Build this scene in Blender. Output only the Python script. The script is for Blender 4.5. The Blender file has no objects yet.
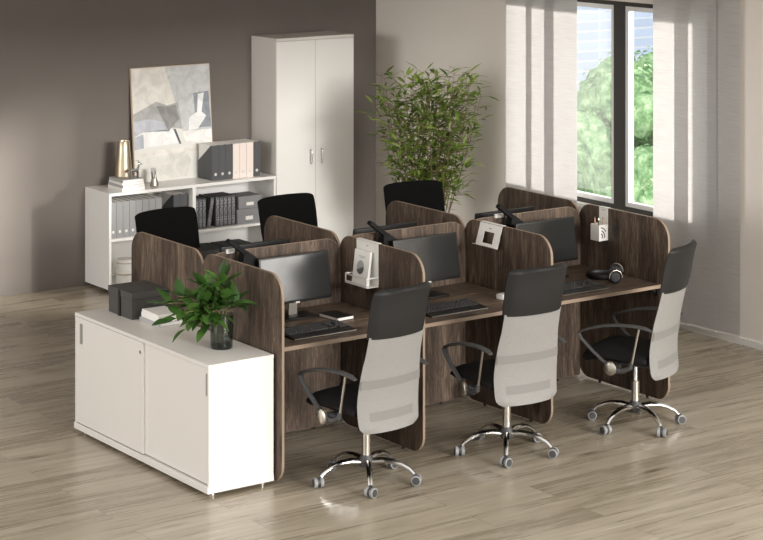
import bpy, bmesh, math, random
from mathutils import Vector, Matrix, noise
from math import sin, cos, pi, radians as R

S = bpy.context.scene
COL = S.collection

# ------------------------------------------------------------------ camera
cd = bpy.data.cameras.new('camera'); cam = bpy.data.objects.new('camera', cd); COL.objects.link(cam)
F, HY, YAW = 2035.67, -145.92, 0.6199
cam.location = (-5.632, -9.4985, 3.4846)
cam.rotation_euler = (R(90), 0, -YAW)
cd.sensor_fit = 'HORIZONTAL'; cd.sensor_width = 36; cd.lens = F*36/763
cd.shift_x = 0; cd.shift_y = -(270-HY)/763
cd.clip_end = 300
S.camera = cam

# ------------------------------------------------------------------ world and lights
S.view_settings.view_transform = 'Standard'; S.view_settings.look = 'None'
S.view_settings.gamma = 1; S.view_settings.use_curve_mapping = False
S.view_settings.exposure = 0.0
W = bpy.data.worlds.new('daylight'); S.world = W; W.use_nodes = True
bgn = W.node_tree.nodes['Background']
bgn.inputs['Color'].default_value = (1.0, 0.98, 0.955, 1); bgn.inputs['Strength'].default_value = 1.25

def area(name, loc, to, sx, sy, power, col=(1, 1, 1)):
    l = bpy.data.lights.new(name, 'AREA'); l.shape = 'RECTANGLE'; l.size = sx; l.size_y = sy
    l.energy = power; l.color = col
    o = bpy.data.objects.new(name, l); COL.objects.link(o); o.location = loc
    o.rotation_euler = (Vector(to)-Vector(loc)).to_track_quat('-Z', 'Y').to_euler()
    return o
# daylight of the big windows further along the right wall, out of frame
area('window_daylight', (4.7, -4.6, 1.6), (0.6, 2.6, 0.7), 3.4, 1.0, 150, (1.0, 0.97, 0.93))
# added key lamp far out in front, for even light on near-facing sides
area('front_key', (3.6, -40, 10.2), (2.2, 3.0, 0.8), 12.0, 5.0, 14600, (1.0, 0.975, 0.94))
# added fill lamp far left, brightens left-facing sides and the right wall
area('side_fill', (-26, 1.0, 5.5), (3, 1.5, 1.0), 10.0, 5.0, 1500, (1.0, 0.98, 0.95))
# late sun
sl = bpy.data.lights.new('sun', 'SUN'); sl.energy = 13.0; sl.angle = R(7); sl.color = (1, .96, .9)
so = bpy.data.objects.new('sun', sl); COL.objects.link(so)
so.rotation_euler = Vector((-.75, .66, -.20)).to_track_quat('-Z', 'Y').to_euler()

# ------------------------------------------------------------------ materials
def lin(c):
    return tuple((v/255/12.92 if v/255 <= .04045 else ((v/255+.055)/1.055)**2.4) for v in c)+(1,)
MATS = {}
def mat(name, col, rough=.5, metal=0, **k):
    m = bpy.data.materials.new(name); m.use_nodes = True
    b = m.node_tree.nodes['Principled BSDF']
    b.inputs['Base Color'].default_value = lin(col); b.inputs['Roughness'].default_value = rough
    b.inputs['Metallic'].default_value = metal
    for kk, v in k.items(): b.inputs[kk].default_value = v
    nt = m.node_tree
    # a faint grain so that no surface is perfectly uniform
    tc = nt.nodes.new('ShaderNodeTexCoord'); n = nt.nodes.new('ShaderNodeTexNoise'); n.inputs['Scale'].default_value = 14
    mr = nt.nodes.new('ShaderNodeMapRange'); mr.inputs['To Min'].default_value = max(0, rough-.04); mr.inputs['To Max'].default_value = min(1, rough+.04)
    nt.links.new(tc.outputs['Object'], n.inputs['Vector']); nt.links.new(n.outputs['Fac'], mr.inputs['Value'])
    nt.links.new(mr.outputs['Result'], b.inputs['Roughness'])
    MATS[name] = m
    return m
def nodes(name):
    m = bpy.data.materials.new(name); m.use_nodes = True; MATS[name] = m
    nt = m.node_tree
    return m, nt, nt.nodes['Principled BSDF']
def N(nt, typ, **k):
    n = nt.nodes.new(typ)
    for kk, v in k.items():
        if kk.startswith('_'): setattr(n, kk[1:], v)
        else: n.inputs[kk.replace('__', ' ')].default_value = v
    return n
def ramp(nt, fac, stops):
    r = nt.nodes.new('ShaderNodeValToRGB'); e = r.color_ramp.elements
    while len(e) < len(stops): e.new(.5)
    for i, (p, c) in enumerate(stops): e[i].position = p; e[i].color = lin(c)
    nt.links.new(fac, r.inputs['Fac']); return r

def wood(name, axis, tint=1.0):
    """dark walnut; axis = direction of the grain in object space"""
    m, nt, b = nodes(name); L = nt.links.new
    tc = N(nt, 'ShaderNodeTexCoord'); oi = N(nt, 'ShaderNodeObjectInfo')
    add = N(nt, 'ShaderNodeVectorMath', _operation='ADD')
    sc = N(nt, 'ShaderNodeVectorMath', _operation='SCALE'); sc.inputs[0].default_value = (7.3, 3.1, 5.7)
    L(oi.outputs['Random'], sc.inputs['Scale'])
    L(tc.outputs['Object'], add.inputs[0]); L(sc.outputs[0], add.inputs[1])
    # slow wander of the grain
    wn = N(nt, 'ShaderNodeTexNoise', Scale=2.6, Detail=2)
    L(add.outputs[0], wn.inputs['Vector'])
    ws = N(nt, 'ShaderNodeVectorMath', _operation='SCALE', Scale=.06); L(wn.outputs['Color'], ws.inputs[0])
    a2 = N(nt, 'ShaderNodeVectorMath', _operation='ADD'); L(add.outputs[0], a2.inputs[0]); L(ws.outputs[0], a2.inputs[1])
    def noise(across, along, det, rough=.6):
        mp = N(nt, 'ShaderNodeMapping')
        s = [across]*3; s[axis] = along; mp.inputs['Scale'].default_value = s
        L(a2.outputs[0], mp.inputs['Vector'])
        n = N(nt, 'ShaderNodeTexNoise', Scale=1, Detail=det, Roughness=rough); L(mp.outputs[0], n.inputs['Vector'])
        return n.outputs['Fac']
    fine = noise(170, 7, 5, .75); mid = noise(30, 2.6, 6, .72); big = noise(5.5, 1.1, 4, .6)
    def mix(a, bb, f):
        x = N(nt, 'ShaderNodeMix', _data_type='FLOAT'); x.inputs[0].default_value = f
        L(a, x.inputs[2]); L(bb, x.inputs[3]); return x.outputs[0]
    v = mix(mix(mid, big, .42), fine, .42)
    t = lambda c: tuple(min(255, q*tint) for q in c)
    rp = ramp(nt, v, [(.36, t((36, 28, 23))), (.45, t((66, 54, 46))), (.53, t((94, 79, 67))), (.63, t((148, 129, 111)))])
    # knots
    mp = N(nt, 'ShaderNodeMapping'); s = [4.2]*3; s[axis] = 2.2; mp.inputs['Scale'].default_value = s
    L(a2.outputs[0], mp.inputs['Vector'])
    vo = N(nt, 'ShaderNodeTexVoronoi', Scale=1, Randomness=1); L(mp.outputs[0], vo.inputs['Vector'])
    kr = ramp(nt, vo.outputs['Distance'], [(.02, (70, 60, 55)), (.09, (150, 140, 135)), (.12, (120, 110, 105)), (.2, (255, 255, 255))])
    mul = N(nt, 'ShaderNodeMix', _data_type='RGBA', _blend_type='MULTIPLY'); mul.inputs[0].default_value = .75
    L(rp.outputs['Color'], mul.inputs[6]); L(kr.outputs['Color'], mul.inputs[7])
    L(mul.outputs[2], b.inputs['Base Color'])
    b.inputs['Roughness'].default_value = .52; b.inputs['Specular IOR Level'].default_value = .35
    bp = N(nt, 'ShaderNodeBump', Strength=.12, Distance=.002); L(v, bp.inputs['Height']); L(bp.outputs[0], b.inputs['Normal'])
    return m
WOODZ = wood('walnut_upright', 2); WOODX = wood('walnut_lengthwise', 0, 1.06)

def floor_mat():
    m, nt, b = nodes('oak_planks'); L = nt.links.new
    tc = N(nt, 'ShaderNodeTexCoord')
    br = N(nt, 'ShaderNodeTexBrick', Scale=1.0)
    br.offset = .37; br.offset_frequency = 2; br.squash = 1
    br.inputs['Color1'].default_value = (.0, .0, .0, 1); br.inputs['Color2'].default_value = (1, 1, 1, 1); br.inputs['Mortar'].default_value = (.5, .5, .5, 1)
    br.inputs['Mortar Size'].default_value = .0016; br.inputs['Mortar Smooth'].default_value = .3
    br.inputs['Brick Width'].default_value = 1.55; br.inputs['Row Height'].default_value = .21
    L(tc.outputs['Object'], br.inputs['Vector'])
    # offset of the grain per plank
    sc = N(nt, 'ShaderNodeVectorMath', _operation='SCALE', Scale=9.0); L(br.outputs['Color'], sc.inputs[0])
    a = N(nt, 'ShaderNodeVectorMath', _operation='ADD'); L(tc.outputs['Object'], a.inputs[0]); L(sc.outputs[0], a.inputs[1])
    def noise(s, det, dist=0):
        mp = N(nt, 'ShaderNodeMapping'); mp.inputs['Scale'].default_value = s; L(a.outputs[0], mp.inputs['Vector'])
        n = N(nt, 'ShaderNodeTexNoise', Scale=1, Detail=det, Distortion=dist); L(mp.outputs[0], n.inputs['Vector']); return n.outputs['Fac']
    g1 = noise((2.2, 40, 1), 5, .6); g2 = noise((.8, 9, 1), 3, 1.6); g3 = noise((6, 120, 1), 2)
    def mixf(x, y, f):
        q = N(nt, 'ShaderNodeMix', _data_type='FLOAT'); q.inputs[0].default_value = f; L(x, q.inputs[2]); L(y, q.inputs[3]); return q.outputs[0]
    v = mixf(mixf(g1, g2, .55), g3, .18)
    v = mixf(v, br.outputs['Color'], .12)
    rp = ramp(nt, v, [(.28, (112, 101, 83)), (.42, (141, 130, 112)), (.55, (163, 152, 134)), (.72, (188, 178, 160))])
    # dark streaks and knots
    mp = N(nt, 'ShaderNodeMapping'); mp.inputs['Scale'].default_value = (1.3, 6.5, 1); L(a.outputs[0], mp.inputs['Vector'])
    vo = N(nt, 'ShaderNodeTexVoronoi', Scale=1); L(mp.outputs[0], vo.inputs['Vector'])
    kr = ramp(nt, vo.outputs['Distance'], [(.03, (96, 84, 74)), (.10, (205, 196, 188)), (.2, (255, 255, 255))])
    mu = N(nt, 'ShaderNodeMix', _data_type='RGBA', _blend_type='MULTIPLY'); mu.inputs[0].default_value = .7
    L(rp.outputs['Color'], mu.inputs[6]); L(kr.outputs['Color'], mu.inputs[7])
    mx = N(nt, 'ShaderNodeMix', _data_type='RGBA'); mx.inputs[7].default_value = lin((84, 72, 60))
    ms = N(nt, 'ShaderNodeMath', _operation='MULTIPLY'); ms.inputs[1].default_value = .7
    L(br.outputs['Fac'], ms.inputs[0]); L(ms.outputs[0], mx.inputs[0]); L(mu.outputs[2], mx.inputs[6]); L(mx.outputs[2], b.inputs['Base Color'])
    rr = N(nt, 'ShaderNodeMapRange'); rr.inputs['To Min'].default_value = .2; rr.inputs['To Max'].default_value = .36
    L(v, rr.inputs['Value']); L(rr.outputs[0], b.inputs['Roughness'])
    bp = N(nt, 'ShaderNodeBump', Strength=.1, Distance=.002); L(v, bp.inputs['Height']); L(bp.outputs[0], b.inputs['Normal'])
    return m
FLOOR = floor_mat()

def plaster(name, col, var=6):
    m, nt, b = nodes(name); L = nt.links.new
    tc = N(nt, 'ShaderNodeTexCoord'); n = N(nt, 'ShaderNodeTexNoise', Scale=1.4, Detail=4); L(tc.outputs['Object'], n.inputs['Vector'])
    r = ramp(nt, n.outputs['Fac'], [(.35, tuple(c-var for c in col)), (.65, tuple(c+var for c in col))]); L(r.outputs['Color'], b.inputs['Base Color'])
    b.inputs['Roughness'].default_value = .85
    n2 = N(nt, 'ShaderNodeTexNoise', Scale=180); L(tc.outputs['Object'], n2.inputs['Vector'])
    bp = N(nt, 'ShaderNodeBump', Strength=.05, Distance=.002); L(n2.outputs['Fac'], bp.inputs['Height']); L(bp.outputs[0], b.inputs['Normal'])
    return m
WALL_DARK = plaster('taupe_paint', (112, 105, 99), 2); WALL_LIGHT = plaster('beige_paint', (238, 231, 223), 2); CEIL = plaster('white_ceiling_paint', (225, 222, 216), 2)

WHITE = mat('white_laminate', (224, 219, 213), .38); WHITE2 = mat('white_lacquer', (236, 234, 230), .3)
INNER = mat('shelf_interior_white', (222, 220, 219), .5)
CHROME = mat('chrome', (215, 215, 215), .12, 1); STEEL = mat('brushed_steel', (190, 184, 174), .32, 1)
BLACK = mat('black_plastic', (17, 17, 17), .45); DGREY = mat('dark_grey_plastic', (62, 62, 62), .5); CASTER = mat('grey_caster_tread', (138, 138, 138), .5)
LEATHER = mat('black_leatherette', (30, 29, 28), .55, 0, **{'Specular IOR Level': .3}); SEATF = mat('black_seat_fabric', (16, 15, 15), .8, 0, **{'Specular IOR Level': .25}); BMESH = mat('black_mesh_fabric', (4, 4, 4), .9, 0, **{'Specular IOR Level': .15})
SCREEN = mat('monitor_glass', (40, 40, 39), .16); KEYS = mat('key_plastic', (58, 58, 60), .35)
LAMPB = mat('matt_black_lamp', (17, 17, 16), .7, 0, **{'Specular IOR Level': .2})
BOXG = mat('charcoal_card', (74, 72, 70), .7); PAPER = mat('paper', (238, 235, 230), .7); PAPERG = mat('grey_cover', (172, 171, 170), .6)
HANDLE = mat('satin_handle_grey', (158, 154, 147), .5, .3)
RING = mat('satin_nickel', (225, 223, 220), .45, .6)
FILEG = mat('grey_file_card', (148, 148, 148), .6); FILED = mat('anthracite_file_card', (78, 79, 81), .6); FILEP = mat('blush_file_card', (236, 222, 213), .6)
GREYBOX = mat('grey_box_card', (132, 132, 134), .6); GOLD = mat('champagne_metal', (200, 184, 160), .36, 1)
METALW = mat('white_powder_coat', (232, 229, 224), .45); TAN = mat('tan_pencil_wood', (196, 152, 116), .5); DARKPIC = mat('dark_print_ink', (96, 96, 98), .6)
FRAMED = mat('window_frame_anthracite', (66, 63, 61), .45); FRAMEL = mat('window_sash_white', (240, 240, 240), .4); SOIL = mat('potting_soil', (60, 48, 38), .9)
EDGE = mat('walnut_edge_band', (142, 123, 105), .5)

def leafmat(name, c0, c1, c2):
    m, nt, b = nodes(name); L = nt.links.new
    g = N(nt, 'ShaderNodeNewGeometry')
    r = ramp(nt, g.outputs['Random Per Island'], [(0, c0), (.5, c1), (1, c2)]); L(r.outputs['Color'], b.inputs['Base Color'])
    b.inputs['Roughness'].default_value = .42
    t = N(nt, 'ShaderNodeBsdfTranslucent'); L(r.outputs['Color'], t.inputs['Color'])
    mx = N(nt, 'ShaderNodeMixShader'); mx.inputs[0].default_value = .25
    L(b.outputs[0], mx.inputs[1]); L(t.outputs[0], mx.inputs[2])
    L(mx.outputs[0], nt.nodes['Material Output'].inputs['Surface'])
    return m
LEAF1 = leafmat('glossy_leaf', (46, 78, 32), (66, 102, 42), (92, 128, 60))
LEAF2 = leafmat('bamboo_leaf', (72, 98, 34), (112, 140, 52), (164, 184, 92))
def treemat(name, c0, c1, c2):
    m, nt, b = nodes(name); L = nt.links.new
    tc = N(nt, 'ShaderNodeTexCoord'); n = N(nt, 'ShaderNodeTexNoise', Scale=7, Detail=6, Roughness=.7); L(tc.outputs['Object'], n.inputs['Vector'])
    r = ramp(nt, n.outputs['Fac'], [(.36, c0), (.5, c1), (.64, c2)]); L(r.outputs['Color'], b.inputs['Base Color']); b.inputs['Roughness'].default_value = .6
    return m
LEAF3 = treemat('tree_leaf', (84, 128, 84), (138, 180, 128), (190, 218, 176))
STEM = mat('plant_stem', (120, 108, 70), .6); STEMD = mat('bamboo_cane', (118, 98, 70), .6)

def blindmat():
    m, nt, b = nodes('blind_fabric'); L = nt.links.new
    tc = N(nt, 'ShaderNodeTexCoord'); mp = N(nt, 'ShaderNodeMapping'); mp.inputs['Scale'].default_value = (5, 5, 190); L(tc.outputs['Object'], mp.inputs['Vector'])
    n = N(nt, 'ShaderNodeTexNoise', Scale=1, Detail=4); L(mp.outputs[0], n.inputs['Vector'])
    r = ramp(nt, n.outputs['Fac'], [(.3, (217, 215, 214)), (.7, (231, 230, 229))])
    d = N(nt, 'ShaderNodeBsdfDiffuse'); L(r.outputs['Color'], d.inputs['Color'])
    t = N(nt, 'ShaderNodeBsdfTranslucent'); L(r.outputs['Color'], t.inputs['Color'])
    mx = N(nt, 'ShaderNodeMixShader'); mx.inputs[0].default_value = .56
    L(d.outputs[0], mx.inputs[1]); L(t.outputs[0], mx.inputs[2]); L(mx.outputs[0], nt.nodes['Material Output'].inputs['Surface'])
    return m
BLIND = blindmat()
def glassmat(name, tint, haze=0, gloss=.06, dens=None):
    m, nt, b = nodes(name); L = nt.links.new
    tr = N(nt, 'ShaderNodeBsdfTransparent'); tr.inputs['Color'].default_value = tint
    gl = N(nt, 'ShaderNodeBsdfGlossy', Roughness=.03); lw = N(nt, 'ShaderNodeLayerWeight', Blend=.5); pw = N(nt, 'ShaderNodeMath', _operation='POWER'); pw.inputs[1].default_value = 4; L(lw.outputs['Facing'], pw.inputs[0]); fr = N(nt, 'ShaderNodeMath', _operation='MULTIPLY_ADD'); fr.inputs[1].default_value = .6; fr.inputs[2].default_value = gloss; L(pw.outputs[0], fr.inputs[0])
    mx = N(nt, 'ShaderNodeMixShader'); L(fr.outputs[0], mx.inputs[0]); L(tr.outputs[0], mx.inputs[1]); L(gl.outputs[0], mx.inputs[2])
    out = mx
    if haze:
        df = N(nt, 'ShaderNodeBsdfTranslucent'); df.inputs['Color'].default_value = (.9, .9, .9, 1)
        m2 = N(nt, 'ShaderNodeMixShader'); m2.inputs[0].default_value = haze; L(mx.outputs[0], m2.inputs[1]); L(df.outputs[0], m2.inputs[2]); out = m2
    L(out.outputs[0], nt.nodes['Material Output'].inputs['Surface'])
    return m
PANE = glassmat('window_glass', (1, 1, 1, 1), 0, .02); HAZE = glassmat('sheer_glass', (1, 1, 1, 1), .03)
SMOKE = glassmat('smoked_glass', (.62, .66, .65, 1)); SMOKEB = glassmat('smoked_glass_base', (.16, .2, .18, 1))

def meshfab():
    m, nt, b = nodes('light_grey_mesh'); L = nt.links.new
    tc = N(nt, 'ShaderNodeTexCoord'); mp = N(nt, 'ShaderNodeMapping'); mp.inputs['Scale'].default_value = (90, 90, 420); L(tc.outputs['Object'], mp.inputs['Vector'])
    n = N(nt, 'ShaderNodeTexNoise', Scale=1, Detail=2); L(mp.outputs[0], n.inputs['Vector'])
    r = ramp(nt, n.outputs['Fac'], [(.3, (126, 124, 120)), (.7, (138, 136, 132))]); L(r.outputs['Color'], b.inputs['Base Color'])
    b.inputs['Roughness'].default_value = .7
    bp = N(nt, 'ShaderNodeBump', Strength=.05, Distance=.0005); L(n.outputs['Fac'], bp.inputs['Height']); L(bp.outputs[0], b.inputs['Normal'])
    return m
MESHW = meshfab(); MESHBAND = mat('grey_lumbar_weave', (119, 117, 113), .7)
def spinemat():
    m, nt, b = nodes('patterned_binder_cover'); L = nt.links.new
    tc = N(nt, 'ShaderNodeTexCoord'); v = N(nt, 'ShaderNodeTexVoronoi', Scale=110); L(tc.outputs['Object'], v.inputs['Vector'])
    r = ramp(nt, v.outputs['Distance'], [(.3, (160, 160, 160)), (.5, (92, 92, 94))]); L(r.outputs['Color'], b.inputs['Base Color']); b.inputs['Roughness'].default_value = .6
    return m
SPINE = spinemat()
def facade(name, c_wall, c_glass, sx, sz, mort):
    m, nt, b = nodes(name); L = nt.links.new
    tc = N(nt, 'ShaderNodeTexCoord'); sp = N(nt, 'ShaderNodeSeparateXYZ'); L(tc.outputs['Object'], sp.inputs[0])
    ad = N(nt, 'ShaderNodeMath', _operation='ADD'); L(sp.outputs[0], ad.inputs[0]); L(sp.outputs[1], ad.inputs[1])
    cb = N(nt, 'ShaderNodeCombineXYZ'); L(ad.outputs[0], cb.inputs[0]); L(sp.outputs[2], cb.inputs[1])
    br = N(nt, 'ShaderNodeTexBrick', Scale=1); br.offset = 0
    br.inputs['Brick Width'].default_value = sx; br.inputs['Row Height'].default_value = sz; br.inputs['Mortar Size'].default_value = mort
    br.inputs['Color1'].default_value = lin(c_glass); br.inputs['Color2'].default_value = lin(tuple(min(255, c+14) for c in c_glass)); br.inputs['Mortar'].default_value = lin(c_wall)
    L(cb.outputs[0], br.inputs['Vector']); L(br.outputs['Color'], b.inputs['Base Color']); b.inputs['Roughness'].default_value = .4
    return m

# ------------------------------------------------------------------ mesh helpers
class MB:
    def __init__(s): s.bm = bmesh.new()
    def box(s, a, b, bev=0, seg=2, M=None):
        """axis aligned box between two corners"""
        r = bmesh.ops.create_cube(s.bm, size=1); vs = r['verts']
        a, b = Vector(a), Vector(b); c = (a+b)/2; d = b-a
        for v in vs: v.co = Vector((v.co.x*d.x, v.co.y*d.y, v.co.z*d.z))+c
        if bev:
            es = list({e for v in vs for e in v.link_edges})
            q = bmesh.ops.bevel(s.bm, geom=es, offset=bev, segments=seg, affect='EDGES', profile=.5)
            vs = list({v for v in q['verts']} | {v for f in q['faces'] for v in f.verts})
        if M is not None:
            for v in vs: v.co = M @ v.co
        return s
    def loft(s, rings, caps=True, closed=True):
        R_ = [[s.bm.verts.new(p) for p in ring] for ring in rings]
        n = len(R_[0])
        for i in range(len(R_)-1):
            for j in range(n if closed else n-1):
                k = (j+1) % n
                s.bm.faces.new((R_[i][j], R_[i][k], R_[i+1][k], R_[i+1][j]))
        if caps and closed:
            s.bm.faces.new(R_[0][::-1]); s.bm.faces.new(R_[-1])
        return s
    def tube(s, pts, r, seg=10, caps=True, flat=None):
        pts = [Vector(p) for p in pts]; n = len(pts)
        rs = r if isinstance(r, (list, tuple)) else [r]*n
        rings = []; up = None
        for i, p in enumerate(pts):
            t = (pts[min(i+1, n-1)]-pts[max(i-1, 0)]).normalized()
            if up is None:
                up = Vector((0, 0, 1)) if abs(t.z) < .9 else Vector((1, 0, 0))
            u = (up-t*up.dot(t)).normalized(); w = t.cross(u); up = u
            fl = flat or (1, 1)
            rings.append([p+(u*cos(a)*fl[0]+w*sin(a)*fl[1])*rs[i] for a in [2*pi*k/seg for k in range(seg)]])
        return s.loft(rings, caps)
    def cyl(s, p0, p1, r0, r1=None, seg=20): return s.tube([p0, p1], [r0, r0 if r1 is None else r1], seg)
    def lathe(s, prof, c=(0, 0, 0), seg=28, caps=True):
        return s.loft([[(c[0]+r*cos(2*pi*k/seg), c[1]+r*sin(2*pi*k/seg), c[2]+z) for k in range(seg)] for r, z in prof], caps)
    def prism(s, pts, vec):
        """polygon (3-D points) pushed along vec"""
        a = [s.bm.verts.new(p) for p in pts]; b = [s.bm.verts.new(Vector(p)+Vector(vec)) for p in pts]; n = len(a)
        s.bm.faces.new(a); s.bm.faces.new(b[::-1])
        for i in range(n): s.bm.faces.new((a[i], a[(i+1) % n], b[(i+1) % n], b[i]))
        return s
    def ball(s, c, r, sub=2, sc=(1, 1, 1)):
        q = bmesh.ops.create_icosphere(s.bm, subdivisions=sub, radius=r)
        for v in q['verts']: v.co = Vector((v.co.x*sc[0], v.co.y*sc[1], v.co.z*sc[2]))+Vector(c)
        return s
    def build(s, name, m, parent=None, loc=None, smooth=True, bev=0):
        bmesh.ops.recalc_face_normals(s.bm, faces=s.bm.faces)
        me = bpy.data.meshes.new(name); s.bm.to_mesh(me); s.bm.free()
        me.materials.append(m)
        if smooth:
            me.polygons.foreach_set('use_smooth', [True]*len(me.polygons)); me.set_sharp_from_angle(angle=R(35))
        o = bpy.data.objects.new(name, me); COL.objects.link(o)
        if parent is not None: o.parent = parent
        if loc is not None: o.location = loc
        if bev:
            bv = o.modifiers.new('bevel', 'BEVEL'); bv.width = bev; bv.segments = 2; bv.limit_method = 'ANGLE'
        return o
def tag(o, label, cat, group=None, kind=None):
    o['label'] = label; o['category'] = cat
    if group: o['group'] = group
    if kind: o['kind'] = kind
    return o
def thing(name, label, cat, loc=(0, 0, 0), rz=0, group=None):
    o = bpy.data.objects.new(name, None); COL.objects.link(o); o.empty_display_size = .1
    o.location = loc; o.rotation_euler = (0, 0, rz)
    return tag(o, label, cat, group)
def struct(o): o['kind'] = 'structure'; return o
def kids(o): return [c for c in bpy.data.objects if c.parent == o]
def copy_tree(o, parent=None):
    ch = kids(o); c = o.copy(); COL.objects.link(c)
    if parent is not None: c.parent = parent
    for k in ch: copy_tree(k, c)
    return c
def dup(o, loc, rz, label, group=None):
    c = copy_tree(o); c.location = loc; c.rotation_euler = (0, 0, rz); c['label'] = label
    if group: c['group'] = group
    return c
def arc(cx, cy, r, a0, a1, n=8): return [(cx+r*cos(a0+(a1-a0)*i/n), cy+r*sin(a0+(a1-a0)*i/n)) for i in range(n+1)]
def rrect(x0, y0, x1, y1, r, n=8):
    """rounded rectangle, r = (bl, br, tr, tl)"""
    p = arc(x0+r[0], y0+r[0], r[0], pi, 1.5*pi, n)+arc(x1-r[1], y0+r[1], r[1], 1.5*pi, 2*pi, n)
    return p+arc(x1-r[2], y1-r[2], r[2], 0, .5*pi, n)+arc(x0+r[3], y1-r[3], r[3], .5*pi, pi, n)

# ------------------------------------------------------------------ setting
WX, WY = 4.86, 5.285; CZ = 2.95
struct(MB().box((-7, -9, -.1), (WX+.25, WY+.2, 0)).build('floor', FLOOR, smooth=False))
struct(MB().box((-7, WY, 0), (WX+.25, WY+.2, CZ)).build('wall_back', WALL_DARK, smooth=False))
WY0, WY1, WZ0, WZ1 = 1.0, 3.40, .765, 2.362
w = MB()
w.box((WX, -9, 0), (WX+.13, WY0, CZ)); w.box((WX, WY1, 0), (WX+.13, WY, CZ))
w.box((WX, WY0, 0), (WX+.13, WY1, WZ0)); w.box((WX, WY0, WZ1), (WX+.13, WY1, CZ))
struct(w.build('wall_right', WALL_LIGHT, smooth=False))
struct(MB().box((-1.5, -1.5, CZ), (WX+.25, WY+.2, CZ+.15)).build('ceiling', CEIL, smooth=False))
struct(MB().box((WX-.014, -9, 0), (WX, WY, .048)).build('baseboard_right', WHITE2, smooth=False))

# window: dark outer frame, broad dark mullion, light inner sash lines
win = bpy.data.objects.new('window_1', None); COL.objects.link(win); struct(win)
f = MB(); fx0, fx1 = WX+.03, WX+.10
f.box((fx0, WY0, WZ0), (fx1, WY1, WZ0+.035)); f.box((fx0, WY0, WZ1-.035), (fx1, WY1, WZ1))
f.box((fx0, WY0, WZ0+.035), (fx1, WY0+.05, WZ1-.035)); f.box((fx0, WY1-.05, WZ0+.035), (fx1, WY1, WZ1-.035))
f.box((fx0-.004, 2.049, WZ0+.035), (fx1, 2.173, WZ1-.035))
f.build('window_frame', FRAMED, win, smooth=False)
def sash(y0, y1):
    s = MB(); a, b, t = WX+.034, WX+.085, .034
    z0, z1 = WZ0+.036, WZ1-.036
    s.box((a, y0, z0), (b, y1, z0+t)); s.box((a, y0, z1-t), (b, y1, z1)); s.box((a, y0, z0+t), (b, y0+t, z1-t)); s.box((a, y1-t, z0+t), (b, y1, z1-t))
    o = s.build('sash', FRAMEL, win, smooth=False)
    MB().box((WX+.06, y0+t, z0+t), (WX+.066, y1-t, z1-t)).build('pane', PANE, o, smooth=False)
sash(WY0+.051, 2.048); sash(2.174, WY1-.051)
MB().box((WX+.105, 2.3, WZ0+.09), (WX+.109, WY1-.1, WZ1-.1)).build('hazy_pane', HAZE, win, smooth=False)
struct(MB().box((WX-.02, WY0-.02, WZ0-.03), (WX+.029, WY1+.02, WZ0-.0005)).build('trim_1', WHITE2, smooth=False))

# panel blinds on a ceiling track
def blind(y0, y1, dx, label):
    t = thing('panel_blind', label, 'blind', (WX-dx, (y0+y1)/2, .05), 0, 'fabric panel blinds at the window')
    h = (y1-y0)/2; top = CZ-.05
    MB().box((-.0003, -h, .02), (.0003, h, top-.03)).build('fabric', BLIND, t, smooth=False)
    MB().box((-.002, -h, .008), (.002, h, .0199), .0005, 1).build('bottom_bar', METALW, t)
    MB().box((-.006, -h, top-.03), (.006, h, top), .002).build('top_carrier', METALW, t)
blind(3.024, 3.396, .05, 'pale fabric blind panel next to the bare beige wall, furthest left in the photo')
blind(2.728, 3.111, .07, 'pale fabric blind panel, second from the left, between the two outer left panels')
blind(2.466, 2.861, .09, 'bright backlit fabric blind panel at the left edge of the open view')
blind(1.242, 1.611, .09, 'bright backlit fabric blind panel at the right edge of the open view')
blind(.978, 1.369, .07, 'pale fabric blind panel, second from the right, partly over bare wall')
blind(.76, 1.078, .05, 'grey looking fabric blind panel hanging over the wall, furthest right in the photo')

# ------------------------------------------------------------------ outside
struct(MB().box((5.4, -30, -6.2), (120, 90, -6)).build('ground', mat('street_paving', (190, 190, 186), .8), smooth=False))
def tree(x, y, zt, rad, label, seed):
    rnd = random.Random(seed)
    t = thing('leafy_tree', label, 'tree', (x, y, -6), 0)
    h = zt+6
    MB().tube([(0, 0, 0), (.1, 0, h*.3), (0, .1, h*.6)], [.22, .17, .1], 10).build('trunk', STEMD, t)
    tb = bmesh.new(); bmesh.ops.create_icosphere(tb, subdivisions=3, radius=1); tb.verts.index_update()
    tv = [v.co.copy() for v in tb.verts]; tf = [[v.index for v in f.verts] for f in tb.faces]; tb.free()
    V = []; Fc = []
    C0 = Vector((0, 0, h-rad*1.3))
    def lump(c, r):
        n0 = len(V)
        for d in tv:
            k = 1+.30*noise.noise((c+d*r)*(2.6/rad)*2)+.28*noise.noise((c+d*r)*(9/rad)*2)
            V.append(c+d*r*k)
        Fc.extend([[n0+q for q in f_] for f_ in tf])
    lump(C0, rad*.78)
    for i in range(170):
        a = rnd.uniform(0, 2*pi); u = rnd.uniform(-1, 1); q = math.sqrt(1-u*u)
        c = C0+Vector((q*cos(a)*rad*.82, q*sin(a)*rad*.82, u*rad*1.02)); r0 = rad*rnd.uniform(.10, .19)
        lump(c, r0)
        for k in range(150):
            d = Vector((rnd.gauss(0, 1), rnd.gauss(0, 1), rnd.gauss(.2, 1))).normalized()
            p = c+d*r0*rnd.uniform(.9, 1.25)
            e = d.cross(Vector((rnd.gauss(0, 1), rnd.gauss(0, 1), rnd.gauss(0, 1)))).normalized(); g = d.cross(e)
            s = rad*rnd.uniform(.010, .020); n0 = len(V)
            V.extend([p+e*s, p+g*s*.6+d*s*.3, p-e*s, p-g*s*.6+d*s*.3]); Fc.append([n0, n0+1, n0+2, n0+3])
    me = bpy.data.meshes.new('foliage'); me.from_pydata(V, [], Fc); me.materials.append(LEAF3)
    o = bpy.data.objects.new('foliage', me); COL.objects.link(o); o.parent = t
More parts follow.
